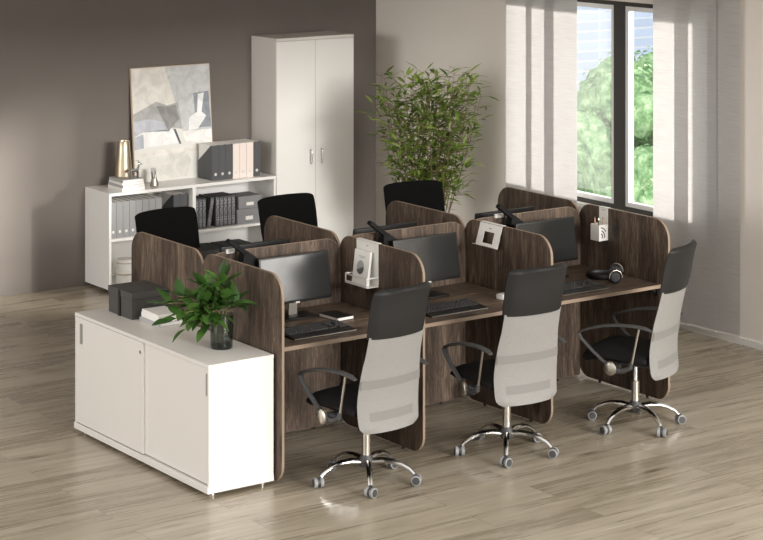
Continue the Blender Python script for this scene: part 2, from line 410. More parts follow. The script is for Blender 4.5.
tree(11.3, 7.6, 1.72, 2.4, 'round green tree outside, filling the lower window on both sides of the dark mullion', 3)
def tower(name, x, y, w, d, h, m, label, rz=0):
    t = thing(name, label, 'building', (x, y, -6), rz)
    MB().box((-w/2, -d/2, 0), (w/2, d/2, h)).build('facade', m, t, smooth=False)
    MB().box((-w/2-.2, -d/2-.2, h), (w/2+.2, d/2+.2, h+.6)).build('roof_slab', WHITE2, t, smooth=False)
tower('office_tower', 44, 47.5, 8, 8.5, 30, facade('blue_curtain_wall', (236, 241, 248), (202, 216, 235), 1.4, .34, .035), 'blue glazed office tower behind the trees, left of the mullion')
tower('office_tower', 47, 34, 9, 11, 30, facade('pale_banded_facade', (248, 250, 252), (226, 234, 243), 6.0, .42, .13), 'pale office tower with banded windows, right of the mullion')

# ------------------------------------------------------------------ workstations
X1, PT, T = .4306, .9681, .019
PX = [X1+PT*k for k in range(4)]
YM = .800
def panel(k, front, label):
    t = thing('partition_panel', label, 'partition', (PX[k]+T/2, YM, 0), 0, 'walnut side partitions')
    y0, y1 = (-.858, -.003) if front else (.003, .862)
    r = (.1, .1, .11, .125) if front else (.1, .1, .125, .11)
    p = rrect(y0, .014, y1, 1.16, r if front else (.1, .1, .125, .11))
    pts = [(-T/2, a, b) for a, b in p]
    MB().prism(pts, (T, 0, 0)).build('board', WOODZ, t, bev=.0012)
    # thin pale edge band that follows the outline
    q = rrect(y0-.0012, .0128, y1+.0012, 1.1612, r); n = len(p); e = MB()
    for i in range(n):
        j = (i+1) % n
        A = [(-T/2+.002, *p[i]), (-T/2+.002, *p[j]), (-T/2+.002, *q[j]), (-T/2+.002, *q[i])]
        e.loft([A, [(T/2-.002, y, z) for _, y, z in A]])
    e.build('edge_band', EDGE, t)
    for yy in (y0+.2, y1-.2): MB().cyl((0, yy, 0), (0, yy, .014), .009).build('foot', BLACK, t)
names = ['beside the white cabinet', 'holding the white rack with a booklet', 'holding the white tablet stand', 'nearest the window, holding the white pen box']
for k in range(4): panel(k, True, 'walnut partition of the front desk row, '+names[k])
names = ['at the bookcase end behind the charcoal box', 'second from the bookcase end, behind the first monitor', 'third from the bookcase end, below the bamboo plant', 'at the window end, in front of the blinds']
for k in range(4): panel(k, False, 'walnut partition of the rear desk row, '+names[k])
scr = ['behind the bright monitor', 'behind the middle monitor', 'behind the monitor nearest the window']
for k in range(3):
    x0, x1 = PX[k]+T+.003, PX[k+1]-.003
    t = thing('screen_panel', 'walnut centre screen between front and rear desks, '+scr[k], 'partition', ((x0+x1)/2, YM-.011, 0), 0, 'walnut centre screens')
    h = (x1-x0)/2
    MB().prism([(a, -.009, b) for a, b in rrect(-h, .014, h, 1.142, (.02, .02, .11, .11))], (0, .018, 0)).build('board', WOODZ, t, bev=.001)
    q = rrect(-h-.0012, .0128, h+.0012, 1.1432, (.02, .02, .11, .11)); p = rrect(-h, .014, h, 1.142, (.02, .02, .11, .11)); e = MB()
    for i in range(len(p)):
        j = (i+1) % len(p)
        A = [(p[i][0], -.0075, p[i][1]), (p[j][0], -.0075, p[j][1]), (q[j][0], -.0075, q[j][1]), (q[i][0], -.0075, q[i][1])]
        e.loft([A, [(x, .0075, z) for x, y, z in A]])
    e.build('edge_band', EDGE, t)
    for s in (-1, 1): MB().cyl((s*h*.6, 0, 0), (s*h*.6, 0, .014), .008).build('foot', BLACK, t)
    for row in (0, 1):
        lab = ('walnut desktop of the front row ' if row == 0 else 'walnut desktop of the rear row ')+['nearest the white cabinet', 'in the middle', 'nearest the window'][k]
        dk = thing('desk', lab, 'desk', ((x0+x1)/2, .39 if row == 0 else 1.21, 0), 0, 'walnut desktops')
        ya, yb = (-.39, .387) if row == 0 else (-.387, .39)
        MB().box((-h, ya, .7255), (h, yb, .75), .001, 1).build('desktop', WOODX, dk)
        yy = ya if row == 0 else yb-.0015
        MB().box((-h+.001, ya-.0015 if row == 0 else yb, .727), (h-.001, ya if row == 0 else yb+.0015, .7485)).build('edge_band', EDGE, dk, smooth=False)
        for s in (-1, 1):
            b = MB(); yo = ya+.03 if row == 0 else yb-.06
            b.box((s*h-(.006 if s > 0 else 0), yo, .672), (s*h+(.006 if s < 0 else 0), yo+.03, .7255)); b.box((min(s*h, s*(h-.06)), yo, .7195), (max(s*h, s*(h-.06)), yo+.03, .7255))
            b.prism([(s*h, yo+.012, .68), (s*(h-.05), yo+.012, .7195), (s*h, yo+.012, .7195)], (0, .006, 0))
            b.build('bracket', BLACK, dk, smooth=False)

# monitors
def monitor(loc, rz, label):
    t = thing('monitor', label, 'monitor', loc, rz, 'desk monitors')
    w, z0, z1 = .245, .082, .362
    Mm = Matrix.Translation((0, .011, (z0+z1)/2)) @ Matrix.Rotation(R(-8.5), 4, 'X') @ Matrix.Translation((0, -.011, -(z0+z1)/2))
    MB().box((-w, 0, z0), (w, .022, z1), .004, 2, Mm).build('housing', BLACK, t)
    MB().box((-.12, .022, z0+.06), (.12, .03, z1-.09), .003, 2, Mm).build('rear_bulge', BLACK, t)
    MB().box((-w+.011, -.0012, z0+.016), (w-.011, .0, z1-.011), 0, 1, Mm).build('display', SCREEN, t, smooth=False)
    MB().box((-.014, -.003, z0-.004), (.014, -.0005, z0+.006), .0008, 1, Mm).build('maker_badge', METALW, t)
    zf = .75-loc[2]
    MB().prism([(-.032, .03, zf), (.032, .03, zf), (.026, .03, .2), (-.026, .03, .2)], (0, .012, 0)).build('stand_neck', STEEL, t, bev=.002)
    MB().box((-.12, -.075, zf), (.12, .085, zf+.01), .004).build('stand_foot', BLACK, t)
mx = ['bright reflecting monitor on the desk nearest the white cabinet', 'dark monitor on the middle desk of the front row', 'dark monitor on the front desk nearest the window']
for k in range(3): monitor((.945+.970*k, .588, .754), 0, mx[k])
mx = ['monitor seen from the back, over the screen above the bright monitor', 'monitor seen from the back, over the middle centre screen', 'monitor seen from the back, over the centre screen nearest the window']
for k in range(3): monitor((.902+.969*k, 1.0, .774), pi, mx[k])

# lamps standing behind the partitions
def lamp(k, plate, label):
    t = thing('desk_lamp', label, 'lamp', (.601+1.01*k, .70, .75), 0, 'black desk lamps')
    MB().cyl((0, 0, 0), (0, 0, .012), .05).build('base', LAMPB, t)
    MB().cyl((0, 0, .012), (0, 0, .445), .0065, seg=10).build('stem', LAMPB, t)
    # tilted head: narrow arm that opens into a broad shade
    d = Vector((.80, 0, -.60)).normalized(); up = Vector((.60, 0, .80)).normalized(); A = Vector((-.055, -.0, .478)); y = Vector((0, 1, 0))
    def ring(s, wd, th, lo=None):
        c = A+d*s; lo = th if lo is None else lo; return [c-y*wd+up*th, c+y*wd+up*th, c+y*wd-up*lo, c-y*wd-up*lo]
    m = MB(); m.loft([ring(0, .018, .010), ring(.006, .02, .012), ring(.13, .022, .013)]); m.build('arm', LAMPB, t)
    m = MB(); m.loft([ring(.1305, .022, .013, .013), ring(.145, .034, .013, .055), ring(.20, .046, .012, .055), ring(.30, .050, .009, .010), ring(.312, .048, .006, .006)]); m.build('shade', LAMPB, t)
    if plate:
        MB().box((-.022-.0, .065, .385), (.08 if plate > 1 else .03, .0785, .41)).build('white_strip', METALW, t, smooth=False)  # white strip at the top of the centre screen, beside the stem
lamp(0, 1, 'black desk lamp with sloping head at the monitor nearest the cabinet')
lamp(1, 0, 'black desk lamp with sloping head behind the white booklet rack')
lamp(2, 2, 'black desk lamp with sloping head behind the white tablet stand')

# keyboards
def keyboard(k, label):
    t = thing('keyboard', label, 'keyboard', (.825+.966*k, .185, .75), 0, 'black keyboards')
    MB().prism([(-.212, -.09, 0), (-.212, -.09, .010), (-.212, -.04, .014), (-.212, .095, .026), (-.212, .095, 0)], (.424, 0, 0)).build('base', BLACK, t, bev=.002)
    MB().box((-.212, -.0935, .002), (.212, -.0905, .0075), .001, 1).build('front_lip', STEEL, t)
    m = MB(); rnd = random.Random(k)
    for r in range(6):
        y = -.022+r*.0198; z = .0152+.0000+(y+.04)*.0889
        x = -.2
        while x < .195:
            wd = .016 if not (r == 0 and abs(x+.02) < .01) else .09
            if rnd.random() < .12: wd = .024
            wd = min(wd, .2-x)
            if wd > .008 and not (.07 < x < .082 or .125 < x < .135):
                m.loft([[(x, y, z), (x+wd, y, z), (x+wd, y+.0165, z+.0014), (x, y+.0165, z+.0014)], [(x+.002, y+.002, z+.005), (x+wd-.002, y+.002, z+.005), (x+wd-.002, y+.0145, z+.0062), (x+.002, y+.0145, z+.0062)]])
            x += wd+.0035
    m.build('keys', KEYS, t, smooth=False)
for k, s in enumerate(('below the bright monitor', 'on the middle desk of the front row', 'next to the headphones')): keyboard(k, 'black keyboard '+s)

# notebook lying right of the first keyboard
t = thing('notebook', 'black notebook with white page edges on the desk by the bright monitor', 'notebook', (1.128, .43, .75), R(4))
MB().box((-.06, -.09, .0), (.06, .09, .003), .001, 1).build('cover', BLACK, t)
MB().box((-.058, -.088, .003), (.057, .088, .019)).build('pages', PAPER, t, smooth=False)
MB().box((-.06, -.09, .019), (.06, .09, .023), .001, 1).build('top_cover', BLACK, t)
# small white cup block beside chair two
t = thing('note_block', 'small white note block at the right of the middle desk', 'note block', (2.255, .26, .75), R(10))
MB().box((-.035, -.03, 0), (.035, .03, .02), .002).build('sheets', PAPER, t)
MB().box((-.035, -.03, .0205), (.033, .028, .03), .002).build('top_pad', WHITE2, t)

# white metal rack on partition 2
px = PX[1]
t = thing('wall_rack', 'white metal rack hung on the walnut partition behind the nearest chair', 'rack', (px, .494, .905), 0)
MB().box((-.004, -.112, 0), (-.0005, .112, .2535)).build('back_plate', METALW, t, smooth=False)
MB().box((-.004, -.112, .2555), (T+.004, .112, .2585)).build('hook', METALW, t, smooth=False)
MB().box((-.085, -.112, 0), (-.0045, .112, .003)).build('tray', METALW, t, smooth=False)
m = MB(); m.box((-.088, -.112, .003), (-.085, .112, .018)); m.box((-.088, -.112, .052), (-.085, .112, .06)); m.box((-.088, -.112, .018), (-.085, -.104, .052)); m.box((-.088, .104, .018), (-.085, .112, .052))
m.build('front_rail', METALW, t, smooth=False)
for s in (-1, 1):
    m = MB(); y0 = .110*s; m.box((-.0845, y0-.001, .053), (-.0045, y0+.001, .06)); m.build('side_rail', METALW, t, smooth=False)
m = MB(); m.box((-.0048, -.012, .228), (-.0041, -.004, .232)); m.box((-.0048, 0, .228), (-.0041, .006, .232)); m.build('stamped_mark', DARKPIC, t, smooth=False)
t = thing('booklet', 'white booklet with a grey dome printed on its cover, in the rack', 'booklet', (px-.05, .505, .9085), 0)
Mb = Matrix.Rotation(R(7), 4, 'Y')
MB().box((-.008, -.085, 0), (.008, .075, .2), .001, 1, Mb).build('cover', PAPER, t)
def disc(r, flt, y, z, mt, nm, x):
    m = MB(); pts = [(x, y+r*cos(a), z+r*sin(a)) for a in [2*pi*i/24 for i in range(24)]] if not flt else [(x, y+r*cos(a), z+r*sin(a)) for a in [pi+pi*i/16-.35 for i in range(17)]]
    m.prism([Mb @ Vector(p) for p in pts], (-.0006, 0, 0)); return m.build(nm, mt, t, smooth=False)
disc(.036, False, .0, .105, PAPERG, 'printed_dome', -.0085); disc(.036, True, .0, .095, DARKPIC, 'printed_shade', -.0095)
m = MB()
for y0, y1, z in ((-.045, .03, .165), (-.03, .02, .157)): m.prism([Mb @ Vector(p) for p in ((-.0085, y0, z), (-.0085, y1, z), (-.0085, y1, z+.003), (-.0085, y0, z+.003))], (-.0005, 0, 0))
m.build('printed_title', PAPERG, t, smooth=False)

# tablet stand on partition 3 : tilted plate with a square opening
px = PX[2]
t = thing('tablet_stand', 'white tilted tablet stand with a square opening, hung on a walnut partition', 'stand', (px, .512, 1.0), 0)
Mt = Matrix.Translation((-.003, 0, .158)) @ Matrix.Rotation(R(17), 4, 'Y')
m = MB(); H = -.140; wv = .110
for a, b in (((-.003, -wv, -.05), (0, wv, 0)), ((-.003, -wv, H), (0, wv, H+.018)), ((-.003, -wv, H+.018), (0, -.05, -.05)), ((-.003, .05, H+.018), (0, wv, -.05))): m.box(a, b, 0, 1, Mt)
m.build('plate', METALW, t, smooth=False)
MB().box((-.03, -wv, H-.003), (-.0, wv, H), 0, 1, Mt).build('lip', METALW, t, smooth=False)
MB().box((-.003, -wv, .1605), (T+.004, wv, .1635)).build('hook', METALW, t, smooth=False)
m = MB(); m.box((-.0036, -.012, -.03), (-.0031, .012, -.026), 0, 1, Mt); m.build('stamped_mark', DARKPIC, t, smooth=False)

# pen box on partition 4
px = PX[3]
t = thing('pen_box', 'white hanging pen box with curved slots on the partition nearest the window', 'pen holder', (px, .548, .952), 0)
MB().box((-.004, -.042, 0), (-.0008, .042, .2065)).build('back_plate', METALW, t, smooth=False)
MB().box((-.004, -.042, .2085), (T+.004, .042, .2115)).build('hook', METALW, t, smooth=False)
m = MB(); m.box((-.075, -.042, 0), (-.0045, .042, .003)); m.box((-.078, -.042, 0), (-.075, .042, .105))
m.box((-.075, .039, .003), (-.0045, .042, .105)); m.box((-.075, -.042, .003), (-.0045, -.039, .105)); m.build('cup', METALW, t, smooth=False)
def slot(r, w_, a0, a1):
    p = [(-.072+r*cos(a), -.0422, .03+r*sin(a)) for a in [a0+(a1-a0)*i/10 for i in range(11)]]+[(-.072+(r+w_)*cos(a), -.0422, .03+(r+w_)*sin(a)) for a in [a1+(a0-a1)*i/10 for i in range(11)]]
    MB().prism(p, (0, -.0004, 0)).build('curved_slot', DGREY, t, smooth=False)
slot(.018, .008, -.6, 1.0); slot(.036, .008, -.3, 1.2); slot(.055, .007, .5, 1.45)
m = MB(); m.box((-.0046, -.016, .192), (-.0042, .016, .197)); m.build('stamped_mark', PAPERG, t, smooth=False)
for i, (dx, dy, h, mt, lab) in enumerate(((-.055, .02, .15, TAN, 'tan pencil leaning left in the white pen box'), (-.045, .0, .14, BLACK, 'black pen in the middle of the white pen box'), (-.03, -.02, .15, TAN, 'tan pencil on the right in the white pen box'))):
    p = thing('pencil' if mt is TAN else 'pen', lab, 'pencil' if mt is TAN else 'pen', (px+dx, .548+dy, .956))
    MB().cyl((0, 0, 0), (0, .006*(1-i), h-.012), .004, seg=8).build('barrel', mt, p)
    MB().cyl((0, .006*(1-i), h-.0119), (0, .0062*(1-i), h), .004, .001, seg=8).build('tip', DGREY if mt is TAN else STEEL, p)

# headphones on the desk nearest the window
t = thing('headphones', 'black over-ear headphones lying on the desk nearest the window', 'headphones', (3.165, .265, .75), R(52))
pts = [(.085*cos(a)-.0, .11*sin(a)+.06, .035) for a in [R(-25)+R(230)*i/18 for i in range(19)]]
MB().tube(pts, .016, 10, flat=(1.1, .35)).build('headband', BLACK, t)
for s, (cx_, cy_) in enumerate(((.095, -.02), (-.085, -.0))):
    m = MB(); ax = Vector((1 if s == 0 else -1, -.35, 0)).normalized()
    c = Vector((cx_, cy_, .042))
    o = MB().tube([c-ax*.022, c-ax*.018, c+ax*.012, c+ax*.02], [.034, .041, .041, .030], 22).build('ear_cup', BLACK, t)
    MB().tube([c-ax*.036, c-ax*.0225], [.032, .037], 22).build('cushion', DGREY, o)
    a = [c+ax*.022+Vector((0, 0, .044))*cos(q)+ax.cross(Vector((0, 0, 1)))*.044*sin(q) for q in [R(-100)+R(200)*i/10 for i in range(11)]]
    MB().tube(a, .003, 6).build('yoke', STEEL, o)

# ------------------------------------------------------------------ chairs
def sweep_panel(m, prof, wfun, th, n=14, bow=.03):
    """curved upholstered panel: prof = list of (y,z); wfun(i) half width; th half thickness"""
    rings = []
    for i, (y, z) in enumerate(prof):
        a = Vector((0, *prof[max(i-1, 0)])); b = Vector((0, *prof[min(i+1, len(prof)-1)])); tg = (b-a).normalized(); nr = Vector((0, tg.z, -tg.y))
        hw = wfun[i]; tt = th[i]
        ring = []
        for k in range(n+1):
            u = -1+2*k/n; e = math.sqrt(max(0, 1-abs(u)**6))
            c = Vector((u*hw, y+bow*(u*u)*1.0, z))
            ring.append((c, nr*tt*max(e, .15)))
        rings.append([c+d for c, d in ring]+[c-d for c, d in ring[::-1]])
    m.loft(rings); return m
def sub(pr, n):
    """resample (y,z) profile smoothly"""
    out = []
    P_ = [Vector(p) for p in pr]; P_ = [2*P_[0]-P_[1]]+P_+[2*P_[-1]-P_[-2]]
    for i in range(1, len(P_)-2):
        for j in range(n):
            t_ = j/n; a, b, c, d = P_[i-1:i+3]
            out.append(.5*((2*b)+(c-a)*t_+(2*a-5*b+4*c-d)*t_**2+(3*b-a-3*c+d)*t_**3))
    out.append(P_[-2]); return [tuple(v) for v in out]
def chair(loc, rz, label, light, base_turn, group, name='office_chair'):
    t = thing(name, label, 'chair', loc, rz, group)
    MBK = MESHW if light else BMESH
    # star base with five chromed legs and twin-wheel casters
    MB().lathe([(.0, .085), (.036, .085), (.042, .1), (.042, .125), (.034, .14), (.03, .15), (0, .15)], caps=False).build('hub', DGREY, t)
    for i in range(5):
        a = base_turn+2*pi*i/5; u = Vector((cos(a), sin(a), 0)); z = Vector((0, 0, 1))
        MB().tube([u*.036+z*.118, u*.09+z*.125, u*.15+z*.122, u*.2+z*.108, u*.245+z*.084, u*.272+z*.058], [.017, .0165, .015, .014, .0125, .011], 10, flat=(1.0, 1.15)).build('leg', CHROME, t)
        c = u*.285; ca = a+R(70)+i*.9; h = Vector((cos(ca), sin(ca), 0))
        cs = MB(); cs.cyl(u*.272+z*.057, u*.272+z*.03, .009, seg=10); cs.tube([c+z*.032-h*.0065, c+z*.032+h*.0065], .024, 16)
        co = cs.build('caster', DGREY, t)
        for s in (-1, 1):
            MB().tube([c+z*.028+h*s*.008, c+z*.028+h*s*.012, c+z*.028+h*s*.026, c+z*.028+h*s*.028], [.026, .028, .028, .024], 20).build('wheel', CASTER, co)
            MB().tube([c+z*.028+h*s*.0282, c+z*.028+h*s*.031], [.0215, .019], 18).build('wheel_cap', DGREY, co)
    MB().cyl((0, 0, .15), (0, 0, .275), .024).build('gas_column', STEEL, t)
    MB().cyl((0, 0, .275), (0, 0, .375), .015).build('piston', CHROME, t)
    MB().box((-.08, -.13, .375), (.08, .12, .412), .012).build('mechanism', DGREY, t)
    MB().tube([(.075, .02, .392), (.2, .03, .388), (.235, .03, .392)], [.006, .006, .012], 8).build('height_lever', BLACK, t)
    # seat cushion
    m = MB()
    prof = [(-.165, .446), (-.15, .447), (-.1, .452), (0, .455), (.12, .458), (.2, .452), (.245, .44), (.262, .425)]
    pp = sub(prof, 3); n = len(pp)
    rings = []
    for i, (y, z) in enumerate(pp):
        f_ = i/(n-1); hw = .225+.015*sin(pi*f_)-(.035*max(0, (f_-.8)/.2)**2)-(.03*max(0, (.15-f_)/.15)**2); th = .042*min(1, .45+3.2*min(f_+.02, 1.02-f_))
        ring = []
        for k in range(15):
            u = -1+2*k/14; e = max(.2, math.sqrt(max(0, 1-abs(u)**5)))
            ring.append(((u*hw, y, z+th*e), (u*hw, y, z-th*e)))
        rings.append([a for a, b in ring]+[b for a, b in ring[::-1]])
    m.loft(rings).build('seat', SEATF, t)
    ws = 1.0 if light else 1.13
    # backrest: light mesh below, black headrest pad above
    bp_ = sub([(-.232, .335), (-.217, .40), (-.213, .50), (-.222, .58), (-.238, .68), (-.262, .78), (-.285, .872)], 4); n = len(bp_)
    wf = []
    for i in range(n):
        f_ = i/(n-1); wf.append(ws*(.212+.016*sin(pi*min(1, f_*1.25))-.012*f_-(.04*max(0, (.1-f_)/.1)**2)))
    sweep_panel(MB(), bp_, wf, [.011]*n).build('backrest', MBK, t)
    # woven bands that show through the mesh
    for z0, z1, ww in ((4, 6, .8), (12, 14, .985)):
        seg_ = [(y-.0078, z) for y, z in bp_[z0:z1+1]]
        sweep_panel(MB(), seg_, [wf[i]*ww for i in range(z0, z1+1)], [.004]*len(seg_), 14, .03*ww*ww).build('lumbar_band', MESHBAND if light else BMESH, t)
    hp = sub([(-.283, .865), (-.302, .95), (-.318, 1.03), (-.336, 1.095), (-.354, 1.135)], 5); n = len(hp)
    hw = []
    for i in range(n):
        f_ = i/(n-1); hw.append(ws*(.207+.004*sin(pi*f_)-(.034*max(0, (f_-.86)/.14)**2.2)))
    th = [.013+.012*sin(pi*min(1, .25+.62*i/(n-1))) for i in range(n)]; th[-1] = .008
    sweep_panel(MB(), hp, hw, th, 18, .042).build('headrest', LEATHER if light else BMESH, t)
    MB().tube([(0, -.06, .395), (0, -.15, .395), (0, -.192, .43), (0, -.194, .60)], [.012]*4, 8, flat=(.6, 2.6)).build('back_bracket', BLACK, t)
    # armrests: arched black pad running into a front strut, chromed rear strut, round silver knob
    for s in (-1, 1):
        x = .262*s
        o = MB().tube([(x, -.21, .648), (x, -.17, .66), (x, -.1, .666), (x, 0, .662), (x, .1, .648), (x, .19, .622), (x, .245, .602), (x, .258, .585), (x, .238, .552), (x, .17, .49), (x, .1, .437), (x, .05, .405)],
                      [.012, .019, .02, .02, .019, .018, .017, .015, .014, .014, .015, .018], 10, flat=(.52, 1.2)).build('armrest', DGREY, t)
        MB().cyl((x, -.130, .655), (x, -.085, .44), .0075, seg=10).build('rear_strut', STEEL, o)
        MB().tube([(x, -.083, .446), (x, -.075, .415), (x, -.03, .392), (x, .045, .39)], [.012, .015, .017, .02], 10).build('elbow', DGREY, o)
        MB().tube([(x-s*.0, .045, .4), (x-s*.075, .03, .4)], .02, 10).build('seat_bracket', DGREY, o)
        MB().tube([(x+s*.012, .045, .402), (x+s*.028, .045, .402), (x+s*.034, .045, .402)], [.041, .041, .032], 24).build('knob', STEEL, o)
    return t
G1 = 'grey mesh chairs of the front row'; G2 = 'black chairs of the rear row'
chair((.868, -.245, 0), R(6), 'grey mesh office chair with black headrest, nearest the white cabinet', True, R(24-6), G1)
chair((1.851, -.27, 0), R(-3), 'grey mesh office chair with black headrest at the middle desk', True, R(14+3), G1)
chair((2.845, -.288, 0), R(25), 'grey mesh office chair turned sideways at the desk nearest the window', True, R(45-25), G1)
chair((1.035, 1.97, 0), R(184), 'black chair seen over the rear partition in front of the grey binders', False, R(10), G2)
chair((1.975, 1.97, 0), R(183), 'black chair seen over the rear partition, left of the white wardrobe front', False, R(30), G2)
chair((2.97, 1.93, 0), R(172), 'black chair seen over the rear partition, under the bamboo leaves', False, R(50), G2)

# ------------------------------------------------------------------ white sliding-door cabinet
CL, CW, CT = 1.579, .418, .7198
t = thing('sideboard_cabinet', 'long white cabinet with two sliding doors at the end of the desks', 'cabinet', (CW/2, CL/2, 0))
hx, hy = CW/2, CL/2
m = MB(); m.box((-hx+.03, -hy+.002, .0601), (hx-.002, -hy+.02, .6999)); m.box((-hx+.03, hy-.02, .0601), (hx-.002, hy-.002, .6999)); m.box((hx-.02, -hy+.0201, .0601), (hx-.002, hy-.0201, .6999)); m.box((-hx+.03, -.009, .0601), (hx-.0201, .009, .6999))
# side returns that frame the doors
m.box((-hx+.002, -hy+.002, .0601), (-hx+.0299, -hy+.018, .6999)); m.box((-hx+.002, hy-.018, .0601), (-hx+.0299, hy-.002, .6999))
m.build('carcass', WHITE, t, smooth=False)
MB().box((-hx, -hy, .70), (hx, hy, CT), .0015, 1).build('top', WHITE, t)
MB().box((-hx-.006, -hy, .0225), (hx, hy, .06), .0015, 1).build('bottom', WHITE, t)
for x in (-hx+.05, hx-.05):
    for y in (-hy+.05, hy-.05): MB().cyl((x, y, 0), (x, y, .0224), .018).build('foot', STEEL, t)
# doors (left one runs in front)
d1 = MB().box((-hx-.001, -.058, .066), (-hx+.012, hy-.0185, .698), .001, 1).build('door', WHITE, t)
d2 = MB().box((-hx+.0135, -hy+.0185, .066), (-hx+.0265, -.03, .698), .001, 1).build('door', WHITE, t)
for d, y, xx in ((d1, 1.49-hy, -hx-.001), (d2, .034-hy, -hx+.0135)):
    m = MB(); m.box((xx-.0025, y-.016, .545), (xx-.0002, y+.016, .665)); m.build('recessed_handle', HANDLE, d, smooth=False)
MB().cyl((-hx-.004, .789-hy-.03, .642), (-hx-.0012, .789-hy-.03, .642), .009).build('lock', STEEL, d1)

# charcoal storage box
t = thing('storage_box', 'charcoal storage box with lid on the far end of the white cabinet', 'box', (.312, 1.335, CT))
bx, by, bh = .135, .145, .158
m = MB(); m.box((-bx, -by, 0), (bx, by, .118), .002, 1); m.build('body', BOXG, t)
m = MB(); m.box((-bx-.004, -by-.004, .1185), (bx+.004, by+.004, bh), .002, 1); m.build('lid', BOXG, t)
m = MB(); m.box((-bx-.007, -.012, 0.001), (-bx-.0045, .012, bh-.002)); m.build('pull_tab', BLACK, t, smooth=False)

# books next to it
rnd = random.Random(2)
def book(nm, loc, w_, d_, h_, mt, label, rz, cat='book', group=None):
    t = thing(nm, label, cat, loc, rz, group)
    MB().box((-w_/2, -d_/2, 0), (w_/2, d_/2, .002)).build('cover', mt, t, smooth=False)
    MB().box((-w_/2+.003, -d_/2+.003, .002), (w_/2-.003, d_/2-.003, h_-.002)).build('pages', PAPER, t, smooth=False)
    m = MB(); m.box((-w_/2, -d_/2, h_-.002), (w_/2, d_/2, h_)); m.box((-w_/2-.0015, -d_/2, 0), (-w_/2, d_/2, h_)); m.build('top_cover', mt, t, smooth=False)
z = CT
for i, (h_, mt, lab, rz, s) in enumerate(((.024, PAPERG, 'grey book at the bottom of the stack on the white cabinet', 3, 1.06), (.018, PAPER, 'white book directly on the grey book, on the white cabinet', -1, 1), (.012, PAPER, 'white book second from the top of the stack by the charcoal box', 1, .98), (.014, PAPER, 'white book on top of the stack by the charcoal box', -2, .97))):
    book('book', (.295, 1.045, z), .15*s, .21*s, h_, mt, lab, R(rz), 'book', 'books stacked on the white cabinet'); z += h_+.0005

# glass vase with leafy branches
t = thing('glass_vase', 'smoked glass vase standing on the near end of the white cabinet', 'vase', (.262, .30, CT))
MB().lathe([(.0, 0), (.058, 0), (.0625, .006), (.066, .1), (.070, .19), (.067, .19), (.063, .1), (.058, .028), (0, .028)], caps=False).build('body', SMOKE, t)
MB().lathe([(0, .002), (.055, .002), (.058, .01), (.0575, .026), (0, .026)], caps=False).build('thick_base', SMOKEB, t)
def leaf(m, p, d, L_, wd, up, curl=.25):
    """lanceolate leaf: midrib fold and a droop along its length"""
    d = d.normalized(); s = d.cross(up)
    s = s.normalized() if s.length > 1e-3 else Vector((1, 0, 0)); n = s.cross(d).normalized()
    K = 6; rows = []
    for i in range(K+1):
        f_ = i/K; w_ = wd*(sin(pi*f_**.8))**.9*.5 if 0 < f_ < 1 else .0008
        c = p+d*L_*f_-n*L_*curl*f_*f_
        rows.append([m.bm.verts.new(c-s*w_+n*w_*.3), m.bm.verts.new(c), m.bm.verts.new(c+s*w_+n*w_*.3)])
    for i in range(K):
        for j in (0, 1): m.bm.faces.new((rows[i][j], rows[i][j+1], rows[i+1][j+1], rows[i+1][j]))
t = thing('leafy_branches', 'bunch of broad green leaves on stems in the smoked glass vase', 'plant', (.262, .30, CT+.029))
st = MB(); lf = MB(); rnd = random.Random(11)
# each branch heads to a point given in (x,y,z) from the vase base
br = [((-.16, .0, .30), 8), ((-.30, -.02, .24), 8), ((-.06, .02, .40), 8), ((.02, -.06, .33), 7), ((.05, .02, .45), 7), ((-.12, -.05, .22), 8), ((-.02, .1, .30), 7), ((-.30, .06, .33), 7), ((-.2, .08, .36), 7), ((.10, -.06, .27), 6), ((-.2, -.02, .12), 7), ((-.1, -.06, .12), 6)]
for (bx_, by_, bz_), nl in br:
    e = Vector((bx_-.045, by_-.02, max(bz_*.86-.03, .12))); a = Vector((bx_*.12, by_*.12, .004)); b = Vector((bx_*.22, by_*.22, .17)); c = b.lerp(e, .55)+Vector((0, 0, .035))
    pts = [a, b, c, e]; P2 = []
    for i in range(13):
        u = i/12*3; j = min(int(u), 2); P2.append(pts[j].lerp(pts[j+1], u-j))
    st.tube(P2, [.0035-.0016*i/12 for i in range(13)], 6)
    nl += 3
    for q in range(nl):
        f_ = .42+.58*q/(nl-1); p = P2[min(12, int(f_*12))]
        tg = (e-b).normalized(); az = q*2.4+rnd.uniform(-.4, .4)
        sd = Vector((cos(az), sin(az), rnd.uniform(-.15, .5)))
        leaf(lf, p, tg*.75+sd*.8 if q < nl-1 else tg, rnd.uniform(.10, .15), rnd.uniform(.05, .068), Vector((rnd.uniform(-.3, .3), rnd.uniform(-.3, .3), 1)), rnd.uniform(.08, .3))
st.build('stems', STEM, t); lf.build('leaves', LEAF1, t)

# ------------------------------------------------------------------ bookcase
BX, BY, BL, BD, BH = 1.975, 4.87, 1.564, .412, .795
t = thing('bookcase', 'low open white bookcase standing against the taupe wall', 'bookcase', (BX+BL/2, BY+BD/2, 0))
hl, hd = BL/2, BD/2; s_ = .02
for sg in (-1, 1): MB().box((sg*hl-(s_ if sg > 0 else 0), -hd, .03), (sg*hl+(s_ if sg < 0 else 0), hd, BH-.0251)).build('side', WHITE2, t, smooth=False)
MB().box((-hl, -hd-.002, BH-.025), (hl, hd, BH), .0012, 1).build('top', WHITE2, t)
MB().box((-hl+s_+.0002, -hd+.002, .03), (hl-s_-.0002, hd-.008, .05)).build('bottom', WHITE2, t, smooth=False)
dv = 2.752-BX-hl
MB().box((dv-.015, -hd, .0502), (dv+.015, hd-.0082, BH-.0253)).build('divider', WHITE2, t, smooth=False)
MB().box((-hl+s_+.0002, -hd+.004, .408), (dv-.0152, hd-.0082, .43)).build('shelf', WHITE2, t, smooth=False)
